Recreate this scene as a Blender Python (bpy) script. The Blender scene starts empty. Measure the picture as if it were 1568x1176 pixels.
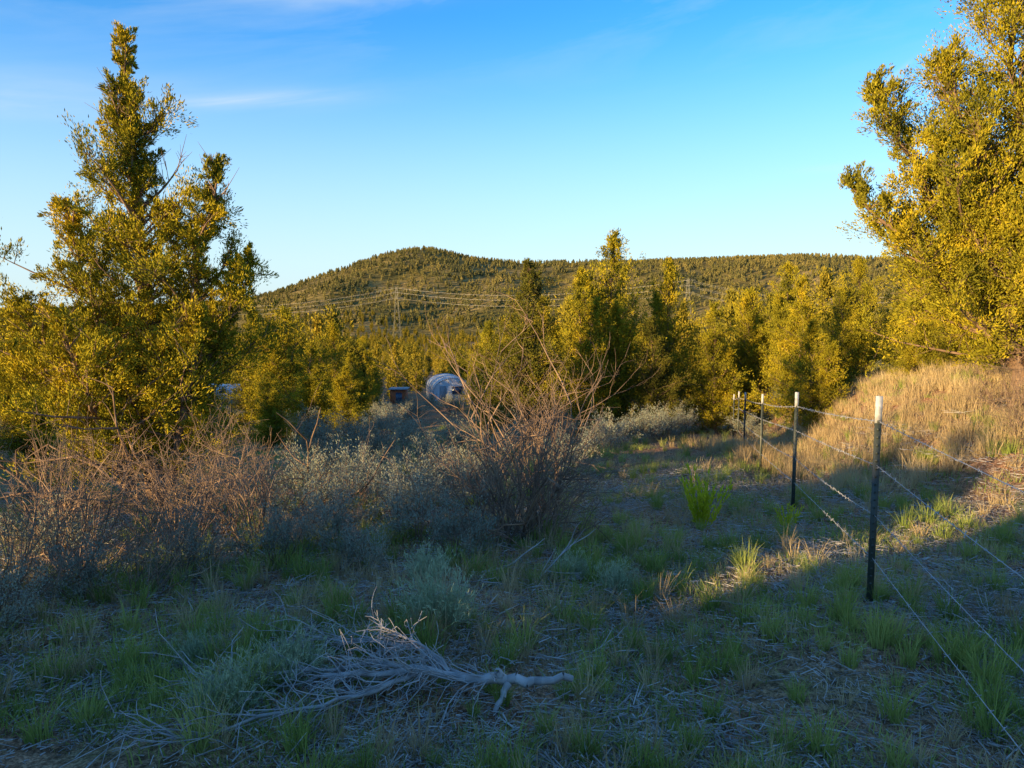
import bpy, math, numpy as np
from mathutils import Vector
scene = bpy.context.scene
R = np.random.default_rng(7)
UP = np.array([0,0,1.0])
SUN_EL = math.radians(9.0); SX, SY = 0.8, 0.6

# ------------------------------------------------------------------ terrain
def sstep(a,b,x):
    t=np.clip((x-a)/(b-a),0,1); return t*t*(3-2*t)
YK=[-60,0,5,10,15,20,30,50,80,150,300,600,1500,4000]
ZK=[0.0,0,-.22,-.72,-1.25,-1.8,-2.9,-4.9,-8.1,-13,-20,-22,-25,-25]
VK=[-80,-25,-20,-18.5,-14,-12,-11.2,-9.2,-8.7,-8.2,-7.8,-6.1,-5.7,-5.0,-4.4,-3.6,-3.4,-2.9,-2.7,1,4,10,80]
HK=[2.2,2.2,2.9,4.0,4.0,3.4,2.5,2.4,3.0,2.9,2.5,2.45,3.7,4.2,4.1,4.2,3.1,3.1,4.2,4.3,4.5,4.5,4.5]  # unseen ridge crest heights, shaped to cast foreground shade and leave lit gaps
def H(x,y):
    x=np.asarray(x,float); y=np.asarray(y,float)
    z=(np.interp(y-1,YK,ZK)+np.interp(y+1,YK,ZK)+np.interp(y,YK,ZK))/3
    z=z+sstep(.5,3.3,x-(1.15+.25*y))*sstep(6,14,y)*(1-sstep(24,60,y))*1.6
    z=z-sstep(2,14,-x)*sstep(6,14,y)*(1-sstep(40,90,y))*0.8
    u=SX*x+SY*y; v=SY*x-SX*y
    near=1-sstep(40,120,np.hypot(x,y))
    z=z+np.interp(v,VK,HK)*sstep(-6,-18,u)  # added shadow-casting ridge behind the camera
    z=z+near*(0.035*np.sin(2.1*x+.7*y)+0.03*np.sin(1.3*y-2.7*x+1)+0.018*np.sin(5.1*x+1.2)*np.sin(4.3*y))
    z=z+(1-near)*(0.8*np.sin(x*.021+y*.013)+0.6*np.sin(y*.037-x*.017))
    return z
def h1(x,y): return float(H(x,y))

# ------------------------------------------------------------------ mesh helpers
def mesh_from(name, verts, quads, mats, midx=None, smooth=False):
    me=bpy.data.meshes.new(name)
    verts=np.asarray(verts,np.float32); quads=np.asarray(quads,np.int32)
    me.vertices.add(len(verts)); me.vertices.foreach_set("co",verts.ravel())
    k=quads.shape[1]
    me.loops.add(quads.size); me.loops.foreach_set("vertex_index",quads.ravel())
    me.polygons.add(len(quads)); me.polygons.foreach_set("loop_start",np.arange(0,quads.size,k,dtype=np.int32))
    me.polygons.foreach_set("loop_total",np.full(len(quads),k,np.int32))
    for m in mats: me.materials.append(m)
    if midx is not None: me.polygons.foreach_set("material_index",np.asarray(midx,np.int32))
    if smooth: me.polygons.foreach_set("use_smooth",np.ones(len(quads),bool))
    me.update(calc_edges=True)
    return me
def norm(a): return a/np.maximum(np.linalg.norm(a,axis=-1,keepdims=True),1e-9)
def tubes(P0,P1,R0,R1,n=4):
    P0=np.asarray(P0,float);P1=np.asarray(P1,float);R0=np.asarray(R0,float);R1=np.asarray(R1,float)
    d=norm(P1-P0); ref=np.where(np.abs(d[:,2:3])>.9,np.array([[1.,0,0]]),np.array([[0,0,1.]]))
    a=norm(np.cross(d,ref)); b=np.cross(d,a)
    V=[]
    for i in range(n):
        t=2*math.pi*i/n; o=a*math.cos(t)+b*math.sin(t)
        V.append((P0-d*R0[:,None]*.3+o*R0[:,None],P1+o*R1[:,None]))
    N=len(P0); verts=np.empty((N,2*n,3))
    for i in range(n): verts[:,i]=V[i][0]; verts[:,n+i]=V[i][1]
    base=np.arange(N)[:,None]*2*n
    Q=np.concatenate([base+np.array([[i,(i+1)%n,n+(i+1)%n,n+i]]) for i in range(n)],0)
    return verts.reshape(-1,3),Q
def leaves(C,D,L,W,rng):
    N=len(C); D=norm(D); r=norm(rng.normal(size=(N,3))); s=norm(np.cross(D,r))
    L=np.broadcast_to(L,(N,))[:,None]; W=np.broadcast_to(W,(N,))[:,None]
    v=np.stack([C-D*L*.5,C+s*W*.5-D*L*.05,C+D*L*.5,C-s*W*.5-D*L*.05],1)
    return v.reshape(-1,3),np.arange(N*4).reshape(-1,4)
def join(parts):
    V=[];Q=[];M=[];o=0
    for v,q,m in parts:
        V.append(v);Q.append(q+o);M.append(np.full(len(q),m));o+=len(v)
    return np.concatenate(V),np.concatenate(Q),np.concatenate(M)
def obj(name,me,loc=(0,0,0),rot=0,scale=1,parent=None,link=True):
    o=bpy.data.objects.new(name,me); o.location=loc; o.rotation_euler=(0,0,rot)
    o.scale=(scale,)*3 if np.isscalar(scale) else scale
    if link: scene.collection.objects.link(o)
    if parent: o.parent=parent
    return o

# ------------------------------------------------------------------ materials
def newmat(name):
    m=bpy.data.materials.new(name); m.use_nodes=True; nt=m.node_tree; nt.nodes.clear()
    return m,nt,nt.nodes,nt.links
def ramp(nd,stops):
    r=nd.new('ShaderNodeValToRGB'); e=r.color_ramp.elements
    while len(e)<len(stops): e.new(0.5)
    for i,(p,c) in enumerate(stops): e[i].position=p; e[i].color=(*c,1)
    return r
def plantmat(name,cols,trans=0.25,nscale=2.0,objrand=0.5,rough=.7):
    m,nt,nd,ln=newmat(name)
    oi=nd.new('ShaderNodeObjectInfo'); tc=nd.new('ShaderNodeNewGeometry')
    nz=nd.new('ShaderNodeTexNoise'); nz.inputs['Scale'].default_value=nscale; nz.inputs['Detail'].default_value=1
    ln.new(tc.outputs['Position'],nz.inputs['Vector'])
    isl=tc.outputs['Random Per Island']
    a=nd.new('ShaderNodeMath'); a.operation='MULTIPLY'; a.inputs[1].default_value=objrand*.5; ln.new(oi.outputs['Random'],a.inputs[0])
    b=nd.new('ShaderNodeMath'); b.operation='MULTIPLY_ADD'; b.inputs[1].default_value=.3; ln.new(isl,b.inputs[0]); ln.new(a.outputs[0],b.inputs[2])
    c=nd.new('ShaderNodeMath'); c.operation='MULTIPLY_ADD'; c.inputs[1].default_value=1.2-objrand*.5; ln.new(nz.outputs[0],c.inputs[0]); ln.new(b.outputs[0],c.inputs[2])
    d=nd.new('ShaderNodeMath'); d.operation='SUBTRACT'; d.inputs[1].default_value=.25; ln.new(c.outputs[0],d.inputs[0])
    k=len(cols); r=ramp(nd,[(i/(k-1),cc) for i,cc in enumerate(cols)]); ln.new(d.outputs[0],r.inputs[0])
    p=nd.new('ShaderNodeBsdfDiffuse'); ln.new(r.outputs[0],p.inputs['Color'])
    o=nd.new('ShaderNodeOutputMaterial')
    if trans>0:
        t=nd.new('ShaderNodeBsdfTranslucent'); ln.new(r.outputs[0],t.inputs[0])
        mx=nd.new('ShaderNodeMixShader'); mx.inputs[0].default_value=trans
        ln.new(p.outputs[0],mx.inputs[1]); ln.new(t.outputs[0],mx.inputs[2]); ln.new(mx.outputs[0],o.inputs[0])
    else: ln.new(p.outputs[0],o.inputs[0])
    return m
def plain(name,col,rough=.7,metal=0,noise=.25,nscale=8):
    m,nt,nd,ln=newmat(name)
    tc=nd.new('ShaderNodeTexCoord'); nz=nd.new('ShaderNodeTexNoise'); nz.inputs['Scale'].default_value=nscale; nz.inputs['Detail'].default_value=5
    ln.new(tc.outputs['Object'],nz.inputs['Vector'])
    r=ramp(nd,[(.3,tuple(c*(1-noise) for c in col)),(.7,tuple(min(1,c*(1+noise)) for c in col))]); ln.new(nz.outputs[0],r.inputs[0])
    p=nd.new('ShaderNodeBsdfPrincipled'); p.inputs['Roughness'].default_value=rough; p.inputs['Metallic'].default_value=metal
    ln.new(r.outputs[0],p.inputs['Base Color']); o=nd.new('ShaderNodeOutputMaterial'); ln.new(p.outputs[0],o.inputs[0])
    return m
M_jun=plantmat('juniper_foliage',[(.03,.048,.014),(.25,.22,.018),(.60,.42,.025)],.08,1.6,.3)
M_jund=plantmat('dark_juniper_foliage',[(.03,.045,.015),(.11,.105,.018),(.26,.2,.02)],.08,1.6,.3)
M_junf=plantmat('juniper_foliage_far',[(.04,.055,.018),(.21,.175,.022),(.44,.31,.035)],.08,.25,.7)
M_hillt=plantmat('hill_conifer_foliage',[(.07,.085,.04),(.165,.15,.055),(.31,.245,.08)],.1,.02,.7)
M_bark=plantmat('juniper_bark',[(.09,.055,.035),(.20,.13,.085),(.34,.24,.16)],0,9,.1,.9)
M_twig=plantmat('brown_twigs',[(.07,.052,.045),(.21,.145,.105),(.46,.31,.19)],0,3,.4,.9)
M_gray=plantmat('weathered_wood',[(.16,.15,.145),(.34,.32,.31),(.52,.49,.47)],0,14,.1,.9)
M_litter=plantmat('twig_litter',[(.10,.09,.08),(.32,.29,.27),(.62,.59,.56)],0,6,.6,.9)
M_sage=plantmat('sage_leaves',[(.12,.14,.11),(.24,.26,.2),(.38,.39,.29)],.15,1.5,.6)
M_rab=plantmat('rabbitbrush_leaves',[(.24,.3,.16),(.4,.45,.27),(.55,.57,.38)],.2,5,.3)
M_grass=plantmat('green_grass',[(.10,.14,.035),(.25,.31,.07),(.52,.50,.16)],.3,.8,.2)
M_dry=plantmat('dry_grass',[(.24,.17,.09),(.46,.35,.19),(.68,.54,.3)],.3,.8,.2)
M_arn=plantmat('yellow_green_leaves',[(.3,.36,.02),(.5,.52,.03),(.7,.64,.05)],.35,4,.1)

def groundmat(name,far=False):
    m,nt,nd,ln=newmat(name)
    g=nd.new('ShaderNodeNewGeometry')
    def nz(s,d=6,r=.6):
        n=nd.new('ShaderNodeTexNoise'); n.inputs['Scale'].default_value=s; n.inputs['Detail'].default_value=d; n.inputs['Roughness'].default_value=r
        ln.new(g.outputs['Position'],n.inputs['Vector']); return n
    n1=nz(.9 if not far else .012,3); n2=nz(14 if not far else .08,5,.7); n3=nz(70 if not far else .5,3,.7)
    r1=ramp(nd,[(.35,(.34,.185,.11)),(.5,(.38,.235,.145)),(.66,(.25,.2,.11))]) if not far else ramp(nd,[(.35,(.13,.11,.035)),(.5,(.2,.155,.055)),(.68,(.28,.21,.09))])
    ln.new(n1.outputs[0],r1.inputs[0])
    r2=ramp(nd,[(.38,(.35,.33,.32)),(.62,(1.35,1.3,1.25))]); ln.new(n2.outputs[0],r2.inputs[0])
    r3=ramp(nd,[(.42,(.5,.5,.5)),(.62,(1.5,1.5,1.5))]); ln.new(n3.outputs[0],r3.inputs[0])
    a=nd.new('ShaderNodeMix'); a.data_type='RGBA'; a.blend_type='MULTIPLY'; a.inputs[0].default_value=.9 if not far else .5
    ln.new(r1.outputs[0],a.inputs[6]); ln.new(r2.outputs[0],a.inputs[7])
    b=nd.new('ShaderNodeMix'); b.data_type='RGBA'; b.blend_type='MULTIPLY'; b.inputs[0].default_value=.8
    ln.new(a.outputs[2],b.inputs[6]); ln.new(r3.outputs[0],b.inputs[7])
    p=nd.new('ShaderNodeBsdfDiffuse')
    ln.new(b.outputs[2],p.inputs['Color'])
    bp=nd.new('ShaderNodeBump'); bp.inputs['Strength'].default_value=.8 if not far else .3; bp.inputs['Distance'].default_value=.05 if not far else 1
    ln.new(n2.outputs[0],bp.inputs['Height']); ln.new(bp.outputs[0],p.inputs['Normal'])
    o=nd.new('ShaderNodeOutputMaterial'); ln.new(p.outputs[0],o.inputs[0]); return m
M_ground=groundmat('dirt_ground'); M_hill=groundmat('hill_ground',True)

# ------------------------------------------------------------------ ground & hill
t=np.linspace(-7.6,7.6,600); gx=3*np.sinh(t); gy=gx.copy()
X,Y=np.meshgrid(gx,gy); n=len(t)
ids=np.arange(n*n).reshape(n,n)
Q=np.stack([ids[:-1,:-1],ids[:-1,1:],ids[1:,1:],ids[1:,:-1]],-1).reshape(-1,4)
me=mesh_from('ground',np.stack([X,Y,H(X,Y)],-1).reshape(-1,3),Q,[M_ground],smooth=True); obj('ground',me)
HX=[-900,-560,-373,-325,-275,-218,-179,-130,-92,-62,6,160,300,440,520,700,1100,1500]
HZ=[0,4,15,27,44,71,86,95,89,80,75,77,80,84,77,70,50,20]
def hillH(x,y):
    p=sum(np.interp(x+d,HX,HZ) for d in(-14,0,14))/3
    yp=1100+60*np.sin(x*.004+1)
    f=np.where(y<yp,sstep(0,1,(y-560)/(yp-560)),1-sstep(0,1,(y-yp)/700))
    gul=4*np.sin(x*.03+y*.01)*np.sin(f*math.pi)+2.5*np.sin(x*.07-y*.02)*np.sin(f*math.pi)
    return -25+(p+25)*f+gul*np.clip(p/40,0,1)
hx=np.linspace(-1000,1600,300); hy=np.linspace(500,1900,160); X,Y=np.meshgrid(hx,hy)
ids=np.arange(X.size).reshape(X.shape)
Q=np.stack([ids[:-1,:-1],ids[:-1,1:],ids[1:,1:],ids[1:,:-1]],-1).reshape(-1,4)
obj('hill',mesh_from('hill',np.stack([X,Y,hillH(X,Y)],-1).reshape(-1,3),Q,[M_hill],smooth=True))

# ------------------------------------------------------------------ scatter through geometry nodes
def scatter(name,protos,pts,rot,scl,idx):
    col=bpy.data.collections.new(name+'_source')
    for i,p in enumerate(protos): col.objects.link(p)
    pts=np.asarray(pts,np.float32); N=len(pts)
    me=bpy.data.meshes.new(name); me.vertices.add(N); me.vertices.foreach_set('co',pts.ravel())
    a=me.attributes.new('rot','FLOAT_VECTOR','POINT'); a.data.foreach_set('vector',np.asarray(rot,np.float32).ravel())
    a=me.attributes.new('scl','FLOAT','POINT'); a.data.foreach_set('value',np.asarray(scl,np.float32))
    a=me.attributes.new('idx','INT','POINT'); a.data.foreach_set('value',np.asarray(idx,np.int32))
    o=obj(name,me)
    ng=bpy.data.node_groups.new(name+'_instances','GeometryNodeTree')
    ng.interface.new_socket('Geometry',in_out='INPUT',socket_type='NodeSocketGeometry')
    ng.interface.new_socket('Geometry',in_out='OUTPUT',socket_type='NodeSocketGeometry')
    nd=ng.nodes; ln=ng.links
    gi=nd.new('NodeGroupInput'); go=nd.new('NodeGroupOutput'); ip=nd.new('GeometryNodeInstanceOnPoints')
    ci=nd.new('GeometryNodeCollectionInfo'); ci.inputs['Collection'].default_value=col
    ci.inputs['Separate Children'].default_value=True; ci.inputs['Reset Children'].default_value=True
    def na(n_,ty):
        k=nd.new('GeometryNodeInputNamedAttribute'); k.data_type=ty; k.inputs['Name'].default_value=n_
        return [s for s in k.outputs if s.enabled][0]
    e=nd.new('FunctionNodeEulerToRotation')
    ln.new(gi.outputs[0],ip.inputs['Points']); ln.new(ci.outputs[0],ip.inputs['Instance'])
    ip.inputs['Pick Instance'].default_value=True
    ln.new(na('idx','INT'),ip.inputs['Instance Index'])
    ln.new(na('rot','FLOAT_VECTOR'),e.inputs[0]); ln.new(e.outputs[0],ip.inputs['Rotation'])
    ln.new(na('scl','FLOAT'),ip.inputs['Scale']); ln.new(ip.outputs[0],go.inputs[0])
    md=o.modifiers.new('instances','NODES'); md.node_group=ng
    return o
def zrot(N,tilt=0.0):
    return np.stack([R.normal(size=N)*tilt,R.normal(size=N)*tilt,R.uniform(0,6.28,N)],-1)

# ------------------------------------------------------------------ juniper
def juniper(rng,leaders,trunk_r,leaf=(.075,.028),limbs=16,clump=55,sub=8,dead=0.1,csize=1.0,tubeN=5,far=False,mats=None,cl=1.0,k0=1):
    P0=[];P1=[];R0=[];R1=[];CC=[];CD=[];CS=[]
    def seg(a,b,r0,r1): P0.append(a);P1.append(b);R0.append(r0);R1.append(r1)
    for li,(b,tp,rmax,t0,tpk,pw) in enumerate(leaders):
        b=np.array(b,float);tp=np.array(tp,float);L=np.linalg.norm(tp-b)
        K=12; wob=rng.normal(size=(K+1,3))*L*.008; wob[:,2]=0; wob[0]=0
        pts=np.array([b+(tp-b)*i/K for i in range(K+1)])+wob
        tr=trunk_r if li==0 else trunk_r*.5
        rad=lambda s: tr*(1-s)**1.1+.008
        for i in range(K): seg(pts[i],pts[i+1],rad(i/K),rad((i+1)/K))
        nl=int(limbs*L); az=rng.uniform(0,6.28)
        for j in range(nl):
            s=t0+(0.985-t0)*((j+rng.uniform(0,1))/nl)
            az+=2.4+rng.normal()*.5
            fi=s*K; i0=min(int(fi),K-1); p=pts[i0]+(pts[i0+1]-pts[i0])*(fi-i0)
            env=((1-s)/(1-tpk))**pw if s>tpk else (0.75+.25*(s-t0)/max(tpk-t0,.01))
            lump=1+.26*math.sin(3*az+s*9+li)+.18*math.sin(s*23+li*2+az)
            LL=max(rmax*env*lump*rng.uniform(.45,1.12),.08)
            el=math.radians(8+42*s+rng.normal()*12)
            d=np.array([math.cos(az)*math.cos(el),math.sin(az)*math.cos(el),math.sin(el)])
            r=min(.008+LL*.011,rad(s)*.7); ns=4
            isdead=rng.uniform()<dead
            for k in range(ns):
                d=norm(d+rng.normal(size=3)*.13+UP*.1)
                q=p+d*LL/ns
                seg(p,q,r*(1-k/ns)+.003,r*(1-(k+1)/ns)+.003)
                if (k>=k0 or LL<.5):
                    m=max(1,int(sub*LL/ns*rng.uniform(.7,1.3)+.5))
                    for _ in range(m):
                        f=rng.uniform(); o=p+(q-p)*f
                        dd=norm(d*.6+rng.normal(size=3)*.6+UP*.3)
                        l2=rng.uniform(.10,.34)*min(1,.3+LL*.7)*csize
                        e=o+dd*l2
                        if not far: seg(o,e,.005,.003)
                        if not isdead: CC.append(e);CD.append(dd);CS.append(l2/.23)
                        elif not far:
                            for _ in range(3):
                                d3=norm(dd+rng.normal(size=3)*.5); seg(o+dd*l2*.5,o+dd*l2*.5+d3*l2*1.1,.003,.0015)
                p=q
            if not isdead: CC.append(p);CD.append(norm(d+UP*.5));CS.append(.8*min(1,.4+LL*.6))
            else: seg(p,p+d*.25,.004,.0015)
        CC.append(tp);CD.append(UP);CS.append(.5)
    CC=np.array(CC);CD=np.array(CD);CS=np.array(CS)
    N=len(CC); idx=np.repeat(np.arange(N),clump)
    a=rng.uniform(-1,1,len(idx)); s=CS[idx][:,None]*csize
    off=CD[idx]*a[:,None]*.17*s*cl+rng.normal(size=(len(idx),3))*(.058*s*cl)*(1.15-.75*np.clip(a,0,1))[:,None]
    C=CC[idx]+off
    D=CD[idx]*.8+norm(off)*.6+UP*.45+rng.normal(size=(len(idx),3))*.4
    lv,lq=leaves(C,D,leaf[0]*rng.uniform(.6,1.3,len(idx)),leaf[1]*rng.uniform(.7,1.2,len(idx)),rng)
    tv,tq=tubes(P0,P1,R0,R1,tubeN)
    V,Q,M=join([(lv,lq,0),(tv,tq,1)])
    return mesh_from('juniper_tree',V,Q,mats or [M_jun,M_bark],M)
# left hero tree, local origin at trunk base
rng=np.random.default_rng(3)
lx,ly=-4.4,9.0; lz=h1(lx,ly)
lead=[((0,0,0),(-.15,.1,5.0),1.6,.06,.22,.58),
      ((-.05,.05,2.6),(-.22,.1,5.72),.55,.1,.2,.85),
      ((.15,.1,1.2),(.95,-.1,4.2),.75,.12,.35,.7),
      ((.3,0,.9),(1.2,.1,3.1),.6,.12,.45,.6),
      ((-.3,0,.5),(-.8,-.2,3.7),.8,.08,.3,.55),
      ((-.4,0,.3),(-1.5,-.1,2.5),1.0,.08,.4,.6),
      ((-.2,-.3,.3),(-.5,-1.0,2.3),1.0,.08,.4,.6),
      ((.2,-.1,.3),(.85,-.5,2.4),.9,.08,.4,.6)]
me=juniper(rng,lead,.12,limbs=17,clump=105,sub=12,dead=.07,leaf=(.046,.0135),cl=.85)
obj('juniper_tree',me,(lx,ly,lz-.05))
# right hero tree
rng=np.random.default_rng(12)
rx,ry=8.2,11.8; rz=h1(rx,ry)
lead=[((0,0,0),(.9,.3,8.4),2.8,.05,.28,.5),
      ((-.1,0,.8),(-.7,-.2,7.2),1.6,.1,.35,.6),
      ((-.1,0,1.0),(-1.7,-.2,5.2),1.3,.12,.4,.65),
      ((-.3,0,1.0),(-2.7,.0,4.9),.9,.2,.5,.7),
      ((-.3,0,.9),(-3.0,.1,3.4),1.2,.12,.4,.7),
      ((-.3,-.1,1.1),(-2.0,-.5,3.9),1.2,.1,.4,.7),
      ((-.1,.1,.5),(-2.1,.2,2.7),1.3,.08,.4,.6),
      ((.1,-.2,1.0),(.2,-.9,6.8),1.5,.08,.35,.6),
      ((0,0,.3),(-1.0,-.8,2.8),1.2,.06,.4,.6),
      ((0,-.1,.2),(-.5,-1.2,3.8),1.5,.03,.3,.6),
      ((0,0,.3),(.4,-1.0,3.2),1.5,.03,.3,.6)]
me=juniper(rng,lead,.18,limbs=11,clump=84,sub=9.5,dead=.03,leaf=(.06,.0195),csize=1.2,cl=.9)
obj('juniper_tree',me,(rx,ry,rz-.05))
# medium variants, 6 m tall
MID=[]
for k in range(7):
    rng=np.random.default_rng(40+k if k<6 else 47)
    w=[1.8,1.9,1.6,2.0,2.2,1.8,1.85][k]
    lead=[((0,0,0),(.1*rng.normal(),.1*rng.normal(),6.0),w,.02,.16,.72+.1*rng.uniform())]
    for j in range([1,3,1,2,4,2,1][k]):
        a=rng.uniform(0,6.28); r=w*rng.uniform(.3,.55); lead.append(((.1,0,.3),(math.cos(a)*r,math.sin(a)*r,rng.uniform(3.2,5.0)),w*.55,.08,.25,.7))
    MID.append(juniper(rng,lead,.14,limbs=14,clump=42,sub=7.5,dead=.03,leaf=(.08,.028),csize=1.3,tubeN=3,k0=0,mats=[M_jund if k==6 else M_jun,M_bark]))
T=[ # x, y, top z, variant, width-scale
 (.4,21,3.2,6,1.15),(3.4,24.5,4.35,1,1.0),(2.2,23.2,3.1,0,.9),(5.3,25.5,3.55,0,.95),(6.6,24,2.0,3,1.1),(8.2,26,2.5,4,1.0),(4.4,23,1.6,6,1.1),
 (9.3,25,3.4,5,1.1),(6.75,16.5,1.55,0,1.2),(9.8,21,3.2,3,1.1),(8.2,18.5,2.3,1,1.1),(11.8,22,3.5,1,1.1),(10.2,17,2.8,4,1.2),(7.6,19.5,2.7,5,1.0),
 (-9.0,30,1.9,4,1.3),(-7.9,33,1.2,3,1.2),(-7.4,27,.6,3,1.3),(-8.8,44,.3,5,.9),(-1.2,38,1.2,3,1.0),(-.9,32,1.3,0,1.1),(1.2,31,2.4,5,1.1),
 (-14.5,22,1.9,1,1.2),(-17,28,1.9,4,1.1),(-12,26,1.5,6,1.2),(-6.6,20,.1,5,1.4),(-8.3,14.5,.6,3,1.1),(-9.5,18,.9,4,1.1),(-5.6,25,-.1,2,1.6),(-.6,21,-.5,3,1.2),
 (-12.5,36,1.8,5,1.2),(13.5,19,3.4,0,1.4),(-19,33,1.8,0,1.3),(4.6,32,2.4,3,1.1),(14.5,27,3,3,1.2),(.1,40,1.6,4,1),(9.4,15,3.0,1,1.2),(10.6,13.6,3.2,4,1.1),(7.9,14.6,2.1,3,1.15),
 (-2.4,50,-1.2,5,1.1),(-13,62,-.6,4,1.1),(-6.3,29,.1,3,1.2)]
for x,y,zt,k,ws in T:
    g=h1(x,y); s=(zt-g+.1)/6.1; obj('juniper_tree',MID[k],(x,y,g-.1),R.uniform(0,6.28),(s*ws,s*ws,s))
# far forest
FAR=[]
for k in range(5):
    rng=np.random.default_rng(80+k); w=[1.3,1.7,1.5,2.0,1.1][k]
    lead=[((0,0,0),(.1,.1,6),w,.05,.2,.7)]
    for j in range([1,2,0,3,0][k]):
        a=rng.uniform(0,6.28); lead.append(((0,0,.2),(math.cos(a)*w*.6,math.sin(a)*w*.6,rng.uniform(3.3,4.8)),w*.5,.1,.3,.6))
    m=juniper(rng,lead,.13,limbs=5.5,clump=22,sub=3,dead=.02,leaf=(.21,.09),csize=2.0,tubeN=3,far=True,mats=[M_junf,M_bark],k0=0)
    FAR.append(obj('juniper_variant',m,link=False))
N=8000
fy=np.sqrt(R.uniform(34**2,720**2,N)); fx=R.uniform(-.85,.85,N)*fy
keep=R.uniform(size=N)<np.where(fy<200,1,.8)*np.where(np.sin(fx*.02+2)*np.sin(fy*.03)>.72,.15,1)
keep&=~((np.abs(fx+.085*fy)<4.2)&(fy<86)) ; keep&=~((np.abs(fx+.385*fy)<3.5)&(fy<80)); keep&=~((np.abs(fx+.152*fy)<2.4)&(fy<75))
keep&=~((np.hypot(fx+6.8,fy-82)<6)|(np.hypot(fx+29,fy-76)<5))
keep&=~((fx<-.5*fy)&(fy>330)&(fy<520)&(R.uniform(size=N)<.8))
fx,fy=fx[keep],fy[keep]
ey=R.uniform(36,95,400); ex=R.uniform(-.85,.85,400)*ey; k=~((np.abs(ex+.085*ey)<4.2)|(np.abs(ex+.385*ey)<3.5)|((np.abs(ex+.152*ey)<2.4)&(ey<75))); fx=np.r_[fx,ex[k]]; fy=np.r_[fy,ey[k]]; nn=len(fx)
scatter('juniper_forest',FAR,np.stack([fx,fy,np.maximum(H(fx,fy),np.where(fy>520,hillH(fx,fy),-99))-.1],-1),zrot(nn,.02),R.uniform(.6,1.15,nn),R.integers(0,5,nn))
HT=[]
for k in range(3):
    rng=np.random.default_rng(120+k)
    N=80; h=rng.uniform(0,1,N)**1.3; a=rng.uniform(0,6.28,N); r=(1-h)**.8*[1.9,2.5,2.2][k]*rng.uniform(.4,1,N)
    C=np.stack([np.cos(a)*r,np.sin(a)*r,.4+h*6],-1); D=np.stack([np.cos(a)*.4,np.sin(a)*.4,np.ones(N)],-1)+rng.normal(size=(N,3))*.3
    v,q=leaves(C,D,1.5,1.0,rng); HT.append(obj('conifer_variant',mesh_from('conifer_variant',v,q,[M_hillt]),link=False))
N=30000
fx=R.uniform(-900,1300,N); fy=R.uniform(680,1200,N)
k=(np.abs(fx)<.8*fy+60)&(R.uniform(size=N)<.7+.35*np.sin(fx*.013+fy*.02)*np.sin(fy*.017+1))
fx,fy=fx[k],fy[k]; nn=len(fx)
scatter('hill_forest',HT,np.stack([fx,fy,hillH(fx,fy)-.3],-1),zrot(nn,.03),R.uniform(.5,1.05,nn),R.integers(0,3,nn))

# ------------------------------------------------------------------ shrubs
def grow(S,tips,p,d,L,r,level,rng,up,spread,jit=.16,ns=4,flat=False):
    for i in range(ns):
        d=norm(d+rng.normal(size=3)*jit+UP*up)
        if flat and p[2]+d[2]*L/ns<.015: d[2]=abs(d[2])*.3
        q=p+d*L/ns
        S.append((p,q,r*(1-.7*i/ns),r*(1-.7*(i+1)/ns)))
        if level>0 and (i>0 or level<2):
            grow(S,tips,q,norm(d+rng.normal(size=3)*spread),L*rng.uniform(.4,.65),r*.55,level-1,rng,up,spread,jit,3,flat)
        p=q
    tips.append((p,d))
def shrub(seed,h,stems,levels,r,up=.08,spread=.55,open_=.8,leafn=0,leafL=.03,leafW=.01,mats=None,minr=.0018,base=.12,jit=.16,cs=.04):
    rng=np.random.default_rng(seed); S=[];tips=[]
    for i in range(stems):
        a=rng.uniform(0,6.28); o=rng.uniform(0,open_)
        d=norm(np.array([math.cos(a)*o,math.sin(a)*o,1]))
        p=np.array([math.cos(a)*base*rng.uniform(),math.sin(a)*base*rng.uniform(),-.03])
        grow(S,tips,p,d,h*rng.uniform(.55,.85),r*rng.uniform(.6,1),levels,rng,up,spread,jit)
    P0,P1,R0,R1=map(np.array,zip(*S)); parts=[(*tubes(P0,P1,np.maximum(R0,minr),np.maximum(R1,minr*.7),3),0)]
    if leafn:
        tp=np.array([t[0] for t in tips]);td=np.array([t[1] for t in tips]); idx=np.repeat(np.arange(len(tp)),leafn)
        C=tp[idx]+rng.normal(size=(len(idx),3))*cs-td[idx]*rng.uniform(0,cs*3,len(idx))[:,None]
        D=td[idx]+rng.normal(size=(len(idx),3))*.6+UP*.3
        parts.append((*leaves(C,D,leafL,leafW,rng),1))
    V,Q,M=join(parts); return mesh_from('shrub',V,Q,mats or [M_twig],M)
BIT=[shrub(200+k,1.15,22,3,.013,up=.03,spread=.6,open_=1.1,base=.2) for k in range(3)]
SAG=[shrub(300+k,.72,15,2,.012,open_=1.3,leafn=18,leafL=.04,leafW=.011,mats=[M_twig,M_sage],spread=.6) for k in range(4)]
TALL=[shrub(400+k,1.75,14,3,.02,up=.06,spread=.45,open_=.7,base=.2) for k in range(2)]
RAB=[shrub(500+k,.36,90,1,.003,up=.05,spread=.35,open_=1.3,leafn=4,leafL=.04,leafW=.006,mats=[M_rab,M_rab],base=.06,cs=.012) for k in range(2)]
def put(name,me,x,y,s=1,rot=None,sz=None):
    return obj(name,me,(x,y,h1(x,y)-.02),R.uniform(0,6.28) if rot is None else rot,(s,s,sz or s))
put('bitterbrush',BIT[0],-3.2,5.3,.78); put('bitterbrush',BIT[1],-2.75,5.9,.8); put('bitterbrush',BIT[2],-3.9,6.2,.75)
put('bitterbrush',BIT[1],-2.2,6.3,.85); put('bitterbrush',BIT[2],-4.6,7.3,.8)
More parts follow.
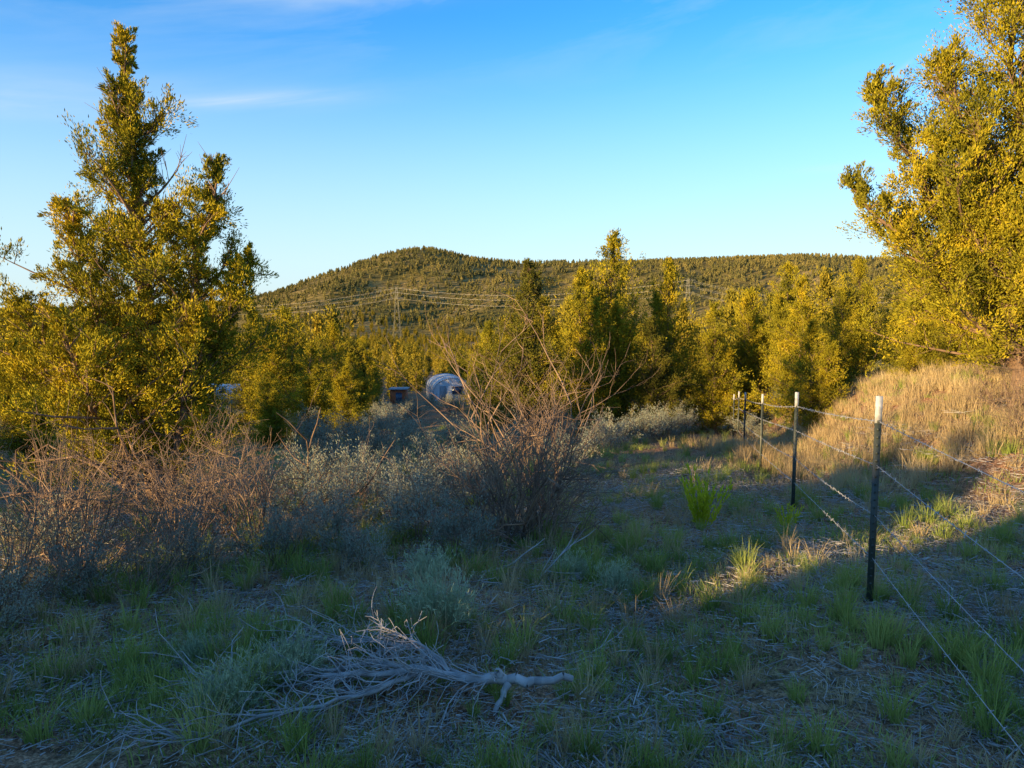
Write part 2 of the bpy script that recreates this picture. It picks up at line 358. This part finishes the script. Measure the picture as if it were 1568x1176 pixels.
put('bitterbrush',BIT[2],-2.7,7.0,.85); put('bitterbrush',BIT[1],-3.4,7.2,.8); put('bitterbrush',BIT[0],-3.2,4.5,.65); put('bitterbrush',BIT[2],-2.5,4.9,.55)
put('bitterbrush',TALL[0],.12,6.9,1.0); put('bitterbrush',BIT[1],-.15,6.5,.88); put('bitterbrush',BIT[2],.28,6.4,.78); put('bitterbrush',TALL[1],.4,8.4,.85)
put('bitterbrush',BIT[0],.1,7.1,1.0)
for (x,y,s) in [(-.45,5.8,.7),(-.9,6.6,.75),(-1.15,7.4,.8),(-1.5,6.2,.7),(-1.9,7.2,.8),(-.9,8.2,.85),(-1.75,8.4,.85),(-.3,8.6,.85),(-2.5,8.6,.9),(-1.2,5.5,.5),(-3.6,5.6,.7),(-2.4,5.3,.6),(-2.9,4.9,.6),(-1.8,5.6,.6),(-3.0,4.1,.5),
 (-1.9,9.5,.8),(-.9,10.2,.85),(-2.7,10.8,.9),(-1.5,12,.9),(-.2,12,.9),(-2.6,13.4,1.0),(.8,11.2,.85),(-3.6,13.9,1.1),(.9,13.5,.9),(-1.0,14.5,1.0),(-2.4,16,1.0),(1.8,15,1.0),(.2,16.5,1.0),(-3.8,17,1.1),(2.4,17.5,1.1),(-1.4,18.5,.8),(3.4,19,1.1),(1.2,20,1.2),(-2.8,20,.8),(4.2,21,1.2)]:
    put('sagebrush',SAG[R.integers(0,4)],x,y,s)
for (x,y,s,k) in [(7.6,9.9,.9,2),(8.4,10.8,1.1,1),(7.1,9.0,.7,2),(7.5,9.2,.8,1),(8.0,9.6,1.1,0),(8.9,10.4,1.2,1),(7.2,10.6,.8,0),(6.7,9.5,.6,1)]:
    put('bitterbrush',BIT[k],x,y,s)
put('rabbitbrush',RAB[0],-.42,4.15,.95); put('rabbitbrush',RAB[1],-1.3,3.25,.7); put('rabbitbrush',RAB[1],.45,5.4,.6); put('rabbitbrush',RAB[0],-.6,5.2,.7)
put('rabbitbrush',RAB[0],-1.1,3.5,.75); put('rabbitbrush',RAB[1],-1.75,3.9,.5); put('rabbitbrush',RAB[1],.75,5.2,.6)
def leafy(seed):
    rng=np.random.default_rng(seed); S=[];C=[];D=[]
    for i in range(30):
        a=rng.uniform(0,6.28);o=rng.uniform(0,.5); d=norm(np.array([math.cos(a)*o,math.sin(a)*o,1])); p=np.array([math.cos(a)*.1*o,math.sin(a)*.1*o,0]); L=rng.uniform(.3,.62)
        q=p+d*L; S.append((p,q,.004,.002))
        for k in range(26):
            f=rng.uniform(.15,1); C.append(p+d*L*f); D.append(d+rng.normal(size=3)*.35)
    P0,P1,R0,R1=map(np.array,zip(*S)); C=np.array(C);D=norm(np.array(D)); C=C+D*.025
    V,Q,M=join([(*tubes(P0,P1,R0,R1,3),0),(*leaves(C,D,.07,.016,rng),0)]); return mesh_from('leafy',V,Q,[M_arn],M)
put('green_leafy_plant',leafy(1),1.9,7.2,1.1); put('green_leafy_plant',leafy(2),2.75,7.2,.5)

# ------------------------------------------------------------------ grasses and litter (each one merged mesh)
def tuft(seed,nb,rad,hmin,hmax,w,lean,fs=(0,.4,.75,1)):
    rng=np.random.default_rng(seed); a=rng.uniform(0,6.28,nb); rr=rad*np.sqrt(rng.uniform(0,1,nb))
    b=np.stack([np.cos(a)*rr,np.sin(a)*rr,np.full(nb,-.01)],-1)
    az=a+rng.normal(size=nb)*.8; ln_=rng.uniform(.1,1,nb)*lean; hh=rng.uniform(hmin,hmax,nb)
    o=np.stack([np.cos(az),np.sin(az),np.zeros(nb)],-1); s=np.stack([-np.sin(az+rng.normal(size=nb)),np.cos(az+rng.normal(size=nb)),np.zeros(nb)],-1)
    rows=[]
    for f in fs:
        c=b+o*(ln_*hh*f**1.8)[:,None]+UP*(hh*f*(1-.25*ln_*f))[:,None]; ww=w*(1-f)**.6+.0006
        rows.append((c-s*ww/2,c+s*ww/2))
    V=np.stack([x for r in rows for x in r],1).reshape(-1,3); m=len(fs)
    base=np.arange(nb)[:,None]*2*m
    Q=np.concatenate([base+np.array([[2*i,2*i+1,2*i+3,2*i+2]]) for i in range(m-1)],0)
    return V,Q
def litter(seed,nb,rad):
    rng=np.random.default_rng(seed); c=np.stack([rng.uniform(-rad,rad,nb),rng.uniform(-rad,rad,nb),rng.uniform(.0,.02,nb)],-1)
    a=rng.uniform(0,6.28,nb);L=np.minimum(rng.exponential(.028,nb)+.012,.12); d=np.stack([np.cos(a),np.sin(a),rng.normal(size=nb)*.12],-1)
    r=rng.uniform(.0013,.0034,nb); return tubes(c,c+d*L[:,None],r,r*.6,3)
def merged(name,protos,pts,rz,scl,idx,mat):
    Vs=[];Qs=[];o=0
    for k,(v,q) in enumerate(protos):
        m=idx==k; n_=m.sum()
        if not n_: continue
        c,s=np.cos(rz[m])[:,None],np.sin(rz[m])[:,None]; sc=scl[m][:,None]
        x=(v[None,:,0]*c-v[None,:,1]*s)*sc+pts[m,0:1]; y=(v[None,:,0]*s+v[None,:,1]*c)*sc+pts[m,1:2]; z=v[None,:,2]*sc+pts[m,2:3]
        Vs.append(np.stack([x,y,z],-1).reshape(-1,3)); Qs.append((q[None]+(np.arange(n_)*len(v))[:,None,None]).reshape(-1,4)+o); o+=n_*len(v)
    return obj(name,mesh_from(name,np.concatenate(Vs),np.concatenate(Qs),[mat]))
def field(n,y0=1.6,y1=28):
    y=np.exp(R.uniform(math.log(y0),math.log(y1),n)); x=R.uniform(-1,1,n)*(.8*y+.6); return x,y
def mask(x,y): return np.clip(.5+.35*np.sin(1.7*x+.9*y+.5)+.3*np.sin(2.3*y-1.1*x+2*np.sin(x))+.2*np.sin(5*x+3*y),0,1)
def dirt(x,y): return np.maximum(np.maximum(sstep(1.1,.5,np.hypot((x+1.9)/1.2,(y-2.6)/.7)),.75*sstep(1.1,.6,np.hypot((x+.35)/.95,(y-3.35)/.42))),
    .8*np.maximum(sstep(1.1,.5,np.hypot((x-1.5)/.9,(y-3.4)/.7)),sstep(1.1,.5,np.hypot((x-1.9)/.45,(y-2.7)/.35))))
def doscatter(name,P,n,fn,s0,s1,mat,y1=28):
    x,y=field(n,y1=y1); pr=fn(x,y)*(1-dirt(x,y)); k=R.uniform(size=n)<pr; x,y=x[k],y[k]; m=len(x)
    merged(name,P,np.stack([x,y,H(x,y)],-1),R.uniform(0,6.28,m),R.uniform(s0,s1,m)**1*(1+.02*y),R.integers(0,len(P),m),mat)
doscatter('bunchgrass',[tuft(600+k,85,.055,.10,.28,.005,.75) for k in range(4)],4000,lambda x,y:.1+.8*mask(x,y)*(x>-3),.3,.95,M_grass)
doscatter('dry_bunchgrass',[tuft(620+k,50,.05,.10,.32,.0045,.7) for k in range(4)],3200,lambda x,y:.2+.5*(1-mask(x,y))+.5*((x>5)&(y>7)),.3,.8,M_dry)
doscatter('short_grass',[tuft(640+k,80,.24,.03,.11,.0055,1.0,(0,.5,1)) for k in range(4)],4800,lambda x,y:.07+.85*mask(x+1,y)**1.6,.5,1.1,M_grass)
doscatter('short_dry_grass',[tuft(650+k,55,.28,.02,.08,.0045,1.3,(0,.5,1)) for k in range(4)],3600,lambda x,y:.35+.65*(1-mask(x+1,y)),.6,1.2,M_dry)
doscatter('twig_litter',[litter(700+k,75,.28) for k in range(4)],3200,lambda x,y:np.full_like(x,.9),.5,1.4,M_litter,y1=12)
m=800; x=R.uniform(4.3,9,m); y=R.uniform(9.0,18,m)
merged('tall_dry_grass',[tuft(670+k,60,.12,.12,.40,.007,.6) for k in range(3)],np.stack([x,y,H(x,y)],-1),R.uniform(0,6.28,m),R.uniform(.5,1.1,m),R.integers(0,3,m),M_dry)
n=260; yy=R.uniform(20,70,n); xx=R.uniform(-.7,.7,n)*yy; k=(np.abs(xx+.085*yy)>1.5)|(yy>30); xx=xx[k]; yy=yy[k]; n=len(xx)
scatter('sagebrush_field',[obj('sagebrush_variant',m,link=False) for m in SAG],np.stack([xx,yy,H(xx,yy)],-1),zrot(n,.05),R.uniform(.8,1.3,n),R.integers(0,4,n))
vv=np.r_[R.uniform(-30,12,60),R.uniform(-6,-4.5,4)]; vv=vv[~((vv>-3.8)&(vv<-2.5))&~((vv>-11.5)&(vv<-6))]; uu=np.full(len(vv),-18)+R.normal(size=len(vv))*1.5
xx=SX*uu+SY*vv; yy=SY*uu-SX*vv
scatter('shade_caster_sagebrush',[obj('sagebrush_variant',SAG[0],link=False),obj('sagebrush_variant',SAG[2],link=False)],np.stack([xx,yy,H(xx,yy)],-1),zrot(len(xx),.05),R.uniform(.4,.8,len(xx)),R.integers(0,2,len(xx)))  # unseen shrubs added along the crest to dapple the shadow edge

# ------------------------------------------------------------------ fallen dead branch
rng=np.random.default_rng(77); S=[];tips=[]
def poly(pts,rs):
    pts=[np.array(p,float) for p in pts]
    out=[pts[0]];rr=[rs[0]]
    for i in range(len(pts)-1):
        for k in range(1,5):
            f=k/4; out.append(pts[i]*(1-f)+pts[i+1]*f+(rng.normal(size=3)*.007 if k<4 else 0)); rr.append((rs[i]*(1-f)+rs[i+1]*f)*rng.uniform(.85,1.15))
    for i in range(len(out)-1): S.append((out[i],out[i+1],rr[i],rr[i+1]))
    return out
main=poly([(.58,.04,.12),(.40,.02,.12),(.24,.03,.13),(.08,.0,.14),(-.12,.03,.17),(-.33,.0,.16),(-.6,.1,.11)],[.016,.021,.027,.022,.019,.015,.009])
poly([(.24,.03,.13),(.23,.0,.17)],[.026,.013]); poly([(.28,.0,.11),(.22,-.08,.02)],[.02,.01])
b1=poly([(.08,.02,.14),(-.1,.2,.17),(-.4,.38,.15),(-.75,.5,.1)],[.015,.012,.009,.005])
b2=poly([(-.12,.04,.17),(-.4,-.12,.12),(-.7,-.2,.09),(-1.1,-.35,.06)],[.014,.01,.008,.004])
b3=poly([(.0,.05,.15),(-.12,.15,.22),(-.3,.22,.28)],[.012,.008,.004])
b4=poly([(-.1,.04,.16),(-.35,.15,.15),(-.8,.12,.11),(-1.15,.15,.07)],[.013,.01,.007,.004])
for br,L in ((main[6:],.4),(b1,.42),(b2,.42),(b4,.45),(b3,.2)):
    for p in br[2:]:
        for _ in range(3):
            d=norm(np.array([-1,rng.normal()*1.0,rng.uniform(-.3,.35)])); grow(S,tips,p,d,L*rng.uniform(.25,.95),.004,1,rng,-.03,.6,.28,3,True)
P0,P1,R0,R1=map(np.array,zip(*S)); v,q=tubes(P0,P1,np.maximum(R0,.0018),np.maximum(R1,.0013),6)
obj('fallen_dead_branch',mesh_from('fallen_dead_branch',v,q,[M_gray],smooth=True),(-.3,3.3,h1(-.3,3.3)-.02))
def stick(name,x,y,h,seed,mat,lev=2,lean=(.3,0),r=.02):
    g=np.random.default_rng(seed); S=[];tp=[]
    grow(S,tp,np.array([0,0,-.02]),norm(np.array([lean[0],lean[1],1])),h,r,lev,g,.02,.55,.12,6)
    a,b,c,d=map(np.array,zip(*S)); v,q=tubes(a,b,np.maximum(c,.002),np.maximum(d,.0015),5)
    return obj(name,mesh_from(name,v,q,[mat],smooth=True),(x,y,h1(x,y)))
stick('dead_branch',-2.1,7.6,1.0,5,M_bark,1,(.15,0),.02)
stick('dead_branch',-2.5,7.2,1.1,9,M_bark,1,(1.6,-.1),.018)
stick('dead_branch',.15,5.2,.45,6,M_gray,1,(.5,0),.01)
stick('dead_branch',-.1,5.6,.45,8,M_gray,0,(1.5,.3),.01)
for i,(x,y) in enumerate([(-3.6,7.4),(-4.0,7.9),(-3.3,8.1),(-4.8,8.0)]): stick('dead_branch',x,y,1.1,20+i,M_bark,2,(R.normal()*.9,-.3),.025)
S=[];tips=[]; rng=np.random.default_rng(55)
for i in range(120):
    y=math.exp(rng.uniform(math.log(2),math.log(9))); x=rng.uniform(-.75,.75)*y; a=rng.uniform(0,6.28)
    p=np.array([x,y,h1(x,y)+.02]); d=np.array([math.cos(a),math.sin(a),.03]); tt=[]
    grow(S,tt,p,d,rng.uniform(.1,.35),rng.uniform(.003,.008),1 if i%2 else 0,rng,-.005,.35,.14,3)
P0,P1,R0,R1=map(np.array,zip(*S)); v,q=tubes(P0,P1,np.maximum(R0,.002),np.maximum(R1,.0015),4)
obj('scattered_sticks',mesh_from('sticks',v,q,[M_litter]))

# ------------------------------------------------------------------ fence
M_post=plain('dark_post_paint',(.035,.042,.033),.5,0,.3); M_white=plain('white_post_tip',(.36,.36,.36),.5,0,.25,30); M_wire=plain('galvanised_wire',(.36,.36,.37),.5,.3)
fence=bpy.data.objects.new('barbed_wire_fence',None); scene.collection.objects.link(fence)
def box(cx,cy,cz,sx,sy,sz):
    v=np.array([[x,y,z] for z in(-.5,.5) for y in(-.5,.5) for x in(-.5,.5)])*[sx,sy,sz]+[cx,cy,cz]
    return v,np.array([[0,2,3,1],[4,5,7,6],[0,1,5,4],[2,6,7,3],[0,4,6,2],[1,3,7,5]])
FP=[(1.15+.25*y,y) for y in(-3.5,.3,4.6,8.35,12.6,17.,19.5,22,25)]
hz=1.33
for i,(x,y) in enumerate(FP):
    parts=[]
    for z0,z1,m in((-.3,hz-.17,0),(hz-.17,hz,1)):
        e=.0015 if m else 0
        parts.append((*box(0,0,(z0+z1)/2,.04+e,.006+e,z1-z0),m)); parts.append((*box(0,.018,(z0+z1)/2,.006+e,.03+e,z1-z0),m))
    for k in range(22): parts.append((*box(0,-.006,.12+k*.05,.014,.008,.014),0))
    V,Q,M=join(parts); obj('t_post',mesh_from('t_post',V,Q,[M_post,M_white],M),(x,y,h1(x,y)),-.25+R.normal()*.1,1,fence)
S=[]
for wh in(1.17,.89,.57,.29):
    for i in range(len(FP)-1):
        sg=.015+.012*math.sin(wh*9+i)
        (x0,y0),(x1,y1)=FP[i],FP[i+1]; a=np.array([x0,y0,h1(x0,y0)+wh]); b=np.array([x1,y1,h1(x1,y1)+wh]); Ls=np.linalg.norm(b-a)
        K=26; pt=[a*(1-f)+b*f-UP*sg*4*f*(1-f)+np.array([0,-.012,0]) for f in np.linspace(0,1,K+1)]
        for k in range(K): S.append((pt[k],pt[k+1],.0023,.0023))
        nb=int(Ls/.125)
        for k in range(nb):
            f=(k+.5)/nb; c=a*(1-f)+b*f-UP*sg*4*f*(1-f)+np.array([0,-.012,0]); d=norm(R.normal(size=3))*.015; e=norm(R.normal(size=3))*.015
            S.append((c-d,c+d,.002,.001)); S.append((c-e,c+e,.002,.001))
P0,P1,R0,R1=map(np.array,zip(*S)); v,q=tubes(P0,P1,R0,R1,4); obj('barbed_wire',mesh_from('barbed_wire',v,q,[M_wire]),parent=fence)

# ------------------------------------------------------------------ buildings
M_wall=plain('white_panel',(.55,.58,.63),.5,noise=.1,nscale=2); M_roof=plain('pale_roof',(.33,.34,.37),.5,noise=.15,nscale=2); M_dark=plain('dark_glass',(.04,.06,.1),.2); M_rust=plain('rust_red_paint',(.4,.1,.03),.8); M_teal=plain('teal_paint',(.1,.25,.25),.6); M_trim=plain('trim_grey',(.25,.25,.27),.6)
def mk(name,parts,mats,parent,loc=(0,0,0)):
    V,Q,M=join(parts); return obj(name,mesh_from(name,V,Q,mats,M),loc,0,1,parent)
bx,by=-6.8,80; e=bpy.data.objects.new('arched_greenhouse',None); scene.collection.objects.link(e); e.location=(bx,by,h1(bx,by)); e.rotation_euler=(0,0,math.radians(14)); e.scale=(.95,.95,.95)
K=14; ah=1.35; prof=[(2.2*math.cos(math.pi*i/K),1.4+ah*math.sin(math.pi*i/K)) for i in range(K+1)]; prof=[(2.2,-.8)]+prof+[(-2.2,-.8)]
V=[];Q=[]
for i,(x,z) in enumerate(prof): V+= [(x,-3,z),(x,3.5,z)]
for i in range(len(prof)-1): Q.append([2*i,2*i+1,2*i+3,2*i+2])
obj('roof_shell',mesh_from('roof_shell',np.array(V),np.array(Q),[M_roof]),parent=e)
V=[];Q=[]
for yy in(-2.95,3.45):
    for i in range(len(prof)-1):
        o=len(V); (x0,z0),(x1,z1)=prof[i],prof[i+1]; V+=[(x0,yy,z0),(x1,yy,z1),(x1,yy,-.8),(x0,yy,-.8)]; Q.append([o,o+1,o+2,o+3])
obj('end_walls',mesh_from('end_walls',np.array(V,float),np.array(Q),[M_wall]),parent=e)
mk('window',[(*box(.4,-2.98,1.35,1.2,.05,.8),0),(*box(.4,-3.0,1.8,1.35,.06,.08),1),(*box(.4,-3.0,.9,1.35,.06,.08),1)],[M_dark,M_trim],e)
mk('door',[(*box(-1.2,-2.98,.95,.75,.05,1.9),0)],[M_trim],e)
mk('ribs',[(*box(2.2*math.cos(a)*1.01,y,1.4+ah*math.sin(a)*1.01,.08,.08,.08),0) for y in(-3,-1,1,3.4) for a in np.linspace(0,math.pi,30)],[M_trim],e)
bx,by=-10.9,71; e=bpy.data.objects.new('red_shed',None); scene.collection.objects.link(e); e.location=(bx,by,h1(bx,by)-.1)
mk('walls',[(*box(0,0,.75,1.5,1.6,1.5),0)],[M_rust],e); mk('roof',[(*box(0,0,1.56,1.8,1.9,.1),0)],[M_trim],e); mk('door',[(*box(.1,-.81,.65,.6,.04,1.2),0)],[M_dark],e)
bx,by=-28.5,73; e=bpy.data.objects.new('camper_trailer',None); scene.collection.objects.link(e); e.location=(bx,by,h1(bx,by)+.3)
mk('body',[(*box(0,0,1.1,5,2.2,1.0),0),(*box(0,0,.45,5.0,2.2,.3),1)],[M_wall,M_teal],e); mk('roof',[(*box(0,0,1.65,4.7,2.0,.1),0)],[M_wall],e)
mk('windows',[(*box(x,-1.11,1.2,.7,.04,.45),0) for x in(-1.6,.2,1.6)],[M_dark],e)
mk('wheels',[(*box(x,-.95,.15,.6,.2,.6),0) for x in(-.5,.3)],[M_dark],e)

# ------------------------------------------------------------------ power line
M_steel=plain('tower_steel',(.26,.24,.17),.6,.2)
def tower(x,y,ztop):
    z0=h1(x,y); hh=ztop-z0; S=[]
    def w(f): return 2.8*(1-f)**1.2+.6
    for sx in(-1,1):
        for sy in(-1,1):
            for i in range(8):
                f,g=i/8,(i+1)/8; S.append(((sx*w(f),sy*w(f),f*hh),(sx*w(g),sy*w(g),g*hh),.06,.06))
    for i in range(8):
        f,g=i/8,(i+1)/8
        for s in(-1,1):
            S.append(((-w(f),s*w(f),f*hh),(w(g),s*w(g),g*hh),.04,.04)); S.append(((w(f),s*w(f),f*hh),(-w(g),s*w(g),g*hh),.04,.04))
            S.append(((s*w(f),-w(f),f*hh),(s*w(g),w(g),g*hh),.04,.04))
    for f in(.8,.9,.98): S.append(((-5,0,f*hh),(5,0,f*hh),.07,.07)); S.append(((-5,0,f*hh),(0,0,(f+.03)*hh),.05,.05)); S.append(((5,0,f*hh),(0,0,(f+.03)*hh),.05,.05))
    P0,P1,R0,R1=[np.array(a,float) for a in zip(*S)]; v,q=tubes(P0,P1,R0,R1,4)
    obj('transmission_tower',mesh_from('tower',v,q,[M_steel]),(x,y,z0)); return [(x,y,z0+f*hh) for f in(.8,.9,.98)]
tw=[tower(-310,640,10),tower(-93,600,22),tower(118,500,24),tower(240,420,14)]
S=[]
for i in range(3):
    for l in range(3):
        for dy in(-5,5):
            a=np.array(tw[i][l],float)+[0,dy,0]; b=np.array(tw[i+1][l],float)+[0,dy,0]
            pt=[a*(1-f)+b*f-UP*8*4*f*(1-f) for f in np.linspace(0,1,31)]
            for k in range(30): S.append((pt[k],pt[k+1],.035,.035))
P0,P1,R0,R1=map(np.array,zip(*S)); v,q=tubes(P0,P1,R0,R1,3); obj('power_lines',mesh_from('power_lines',v,q,[plain('conductor',(.6,.55,.45),.5)]))

# ------------------------------------------------------------------ world, sun, camera
w=bpy.data.worlds.new('World'); scene.world=w; w.use_nodes=True; nt=w.node_tree; nd=nt.nodes; ln=nt.links; nd.clear()
sky=nd.new('ShaderNodeTexSky'); sky.sky_type='NISHITA'; sky.sun_disc=False; sky.sun_elevation=SUN_EL; sky.sun_rotation=math.atan2(-SX,-SY)
sky.air_density=1.0; sky.dust_density=.2; sky.ozone_density=2.5; sky.altitude=1200
tc=nd.new('ShaderNodeTexCoord'); sp=nd.new('ShaderNodeSeparateXYZ'); ln.new(tc.outputs['Generated'],sp.inputs[0])
def mth(op,a,b=None,c=None):
    m=nd.new('ShaderNodeMath'); m.operation=op
    for i,v in enumerate((a,b,c)):
        if v is None: continue
        if isinstance(v,(int,float)): m.inputs[i].default_value=v
        else: ln.new(v,m.inputs[i])
    return m.outputs[0]
az=mth('ARCTAN2',sp.outputs[0],sp.outputs[1]); el=mth('ARCSINE',sp.outputs[2])
cb=nd.new('ShaderNodeCombineXYZ'); ln.new(mth('MULTIPLY',az,1.0),cb.inputs[0]); ln.new(mth('MULTIPLY_ADD',el,6.0,mth('MULTIPLY',az,-.8)),cb.inputs[1])
nz=nd.new('ShaderNodeTexNoise'); nz.inputs['Scale'].default_value=2.6; nz.inputs['Detail'].default_value=6; nz.inputs['Roughness'].default_value=.6; nz.inputs['Distortion'].default_value=.5; ln.new(cb.outputs[0],nz.inputs['Vector'])
mr=nd.new('ShaderNodeMapRange'); mr.inputs[1].default_value=.45; mr.inputs[2].default_value=.8; ln.new(nz.outputs[0],mr.inputs[0])
hi=nd.new('ShaderNodeMapRange'); hi.inputs[1].default_value=.26; hi.inputs[2].default_value=.44; hi.inputs[4].default_value=.6; ln.new(el,hi.inputs[0])
cl=mth('MULTIPLY',mr.outputs[0],hi.outputs[0])
def streak(a0,e0,wa,we,tilt,amp):
    da=mth('SUBTRACT',az,a0); de=mth('SUBTRACT',mth('SUBTRACT',el,e0),mth('MULTIPLY',da,tilt))
    q=mth('ADD',mth('POWER',mth('ABSOLUTE',mth('DIVIDE',da,wa)),2.),mth('POWER',mth('ABSOLUTE',mth('DIVIDE',de,we)),2.))
    g=mth('EXPONENT',mth('MULTIPLY',q,-1.)); return mth('MULTIPLY',mth('MULTIPLY',g,amp),mth('MULTIPLY_ADD',nz.outputs[0],3.0,-.8))
for s in ((-.36,.25,.07,.006,.12,.65),(-.27,.262,.09,.010,.1,.4),(-.62,.222,.15,.016,.05,.4),(-.5,.25,.2,.02,.05,.25),(.455,.262,.02,.004,.75,.35),(.42,.172,.05,.005,0,.35),(-.35,.38,.25,.02,.06,.4)): cl=mth('ADD',cl,streak(*s))
hs=nd.new('ShaderNodeHueSaturation'); hs.inputs['Hue'].default_value=.505; hs.inputs['Saturation'].default_value=1.3; hs.inputs['Value'].default_value=2.6; ln.new(sky.outputs[0],hs.inputs['Color'])
hz_=nd.new('ShaderNodeMapRange'); hz_.interpolation_type='SMOOTHSTEP'; hz_.inputs[1].default_value=-.02; hz_.inputs[2].default_value=.38; hz_.inputs[3].default_value=.9; hz_.inputs[4].default_value=0; ln.new(el,hz_.inputs[0])
mh=nd.new('ShaderNodeMix'); mh.data_type='RGBA'; ln.new(hz_.outputs[0],mh.inputs[0]); ln.new(hs.outputs[0],mh.inputs[6]); mh.inputs[7].default_value=(4.3,5.5,6.3,1)
mx=nd.new('ShaderNodeMix'); mx.data_type='RGBA'; mx.clamp_factor=True; ln.new(cl,mx.inputs[0]); ln.new(mh.outputs[2],mx.inputs[6]); mx.inputs[7].default_value=(5,5.8,6.6,1)
bg=nd.new('ShaderNodeBackground'); bg.inputs['Strength'].default_value=.15; ln.new(mx.outputs[2],bg.inputs[0])
wo=nd.new('ShaderNodeOutputWorld'); ln.new(bg.outputs[0],wo.inputs[0])
sl=bpy.data.lights.new('sun','SUN'); sl.energy=13; sl.angle=math.radians(.5); sl.color=(1,.71,.33)
so=bpy.data.objects.new('sun',sl); scene.collection.objects.link(so)
so.rotation_euler=Vector((SX*math.cos(SUN_EL),SY*math.cos(SUN_EL),-math.sin(SUN_EL))).to_track_quat('-Z','Y').to_euler()
so.location=(-30,-40,30)
cam=bpy.data.cameras.new('camera'); cam.lens=26; cam.sensor_width=36; cam.clip_end=6000; cam.clip_start=.05
co=bpy.data.objects.new('camera',cam); scene.collection.objects.link(co); co.location=(0,0,1.7); co.rotation_euler=(math.radians(90-5.55),0,0)
scene.camera=co
scene.view_settings.view_transform='Standard'; scene.view_settings.look='None'; scene.view_settings.exposure=0
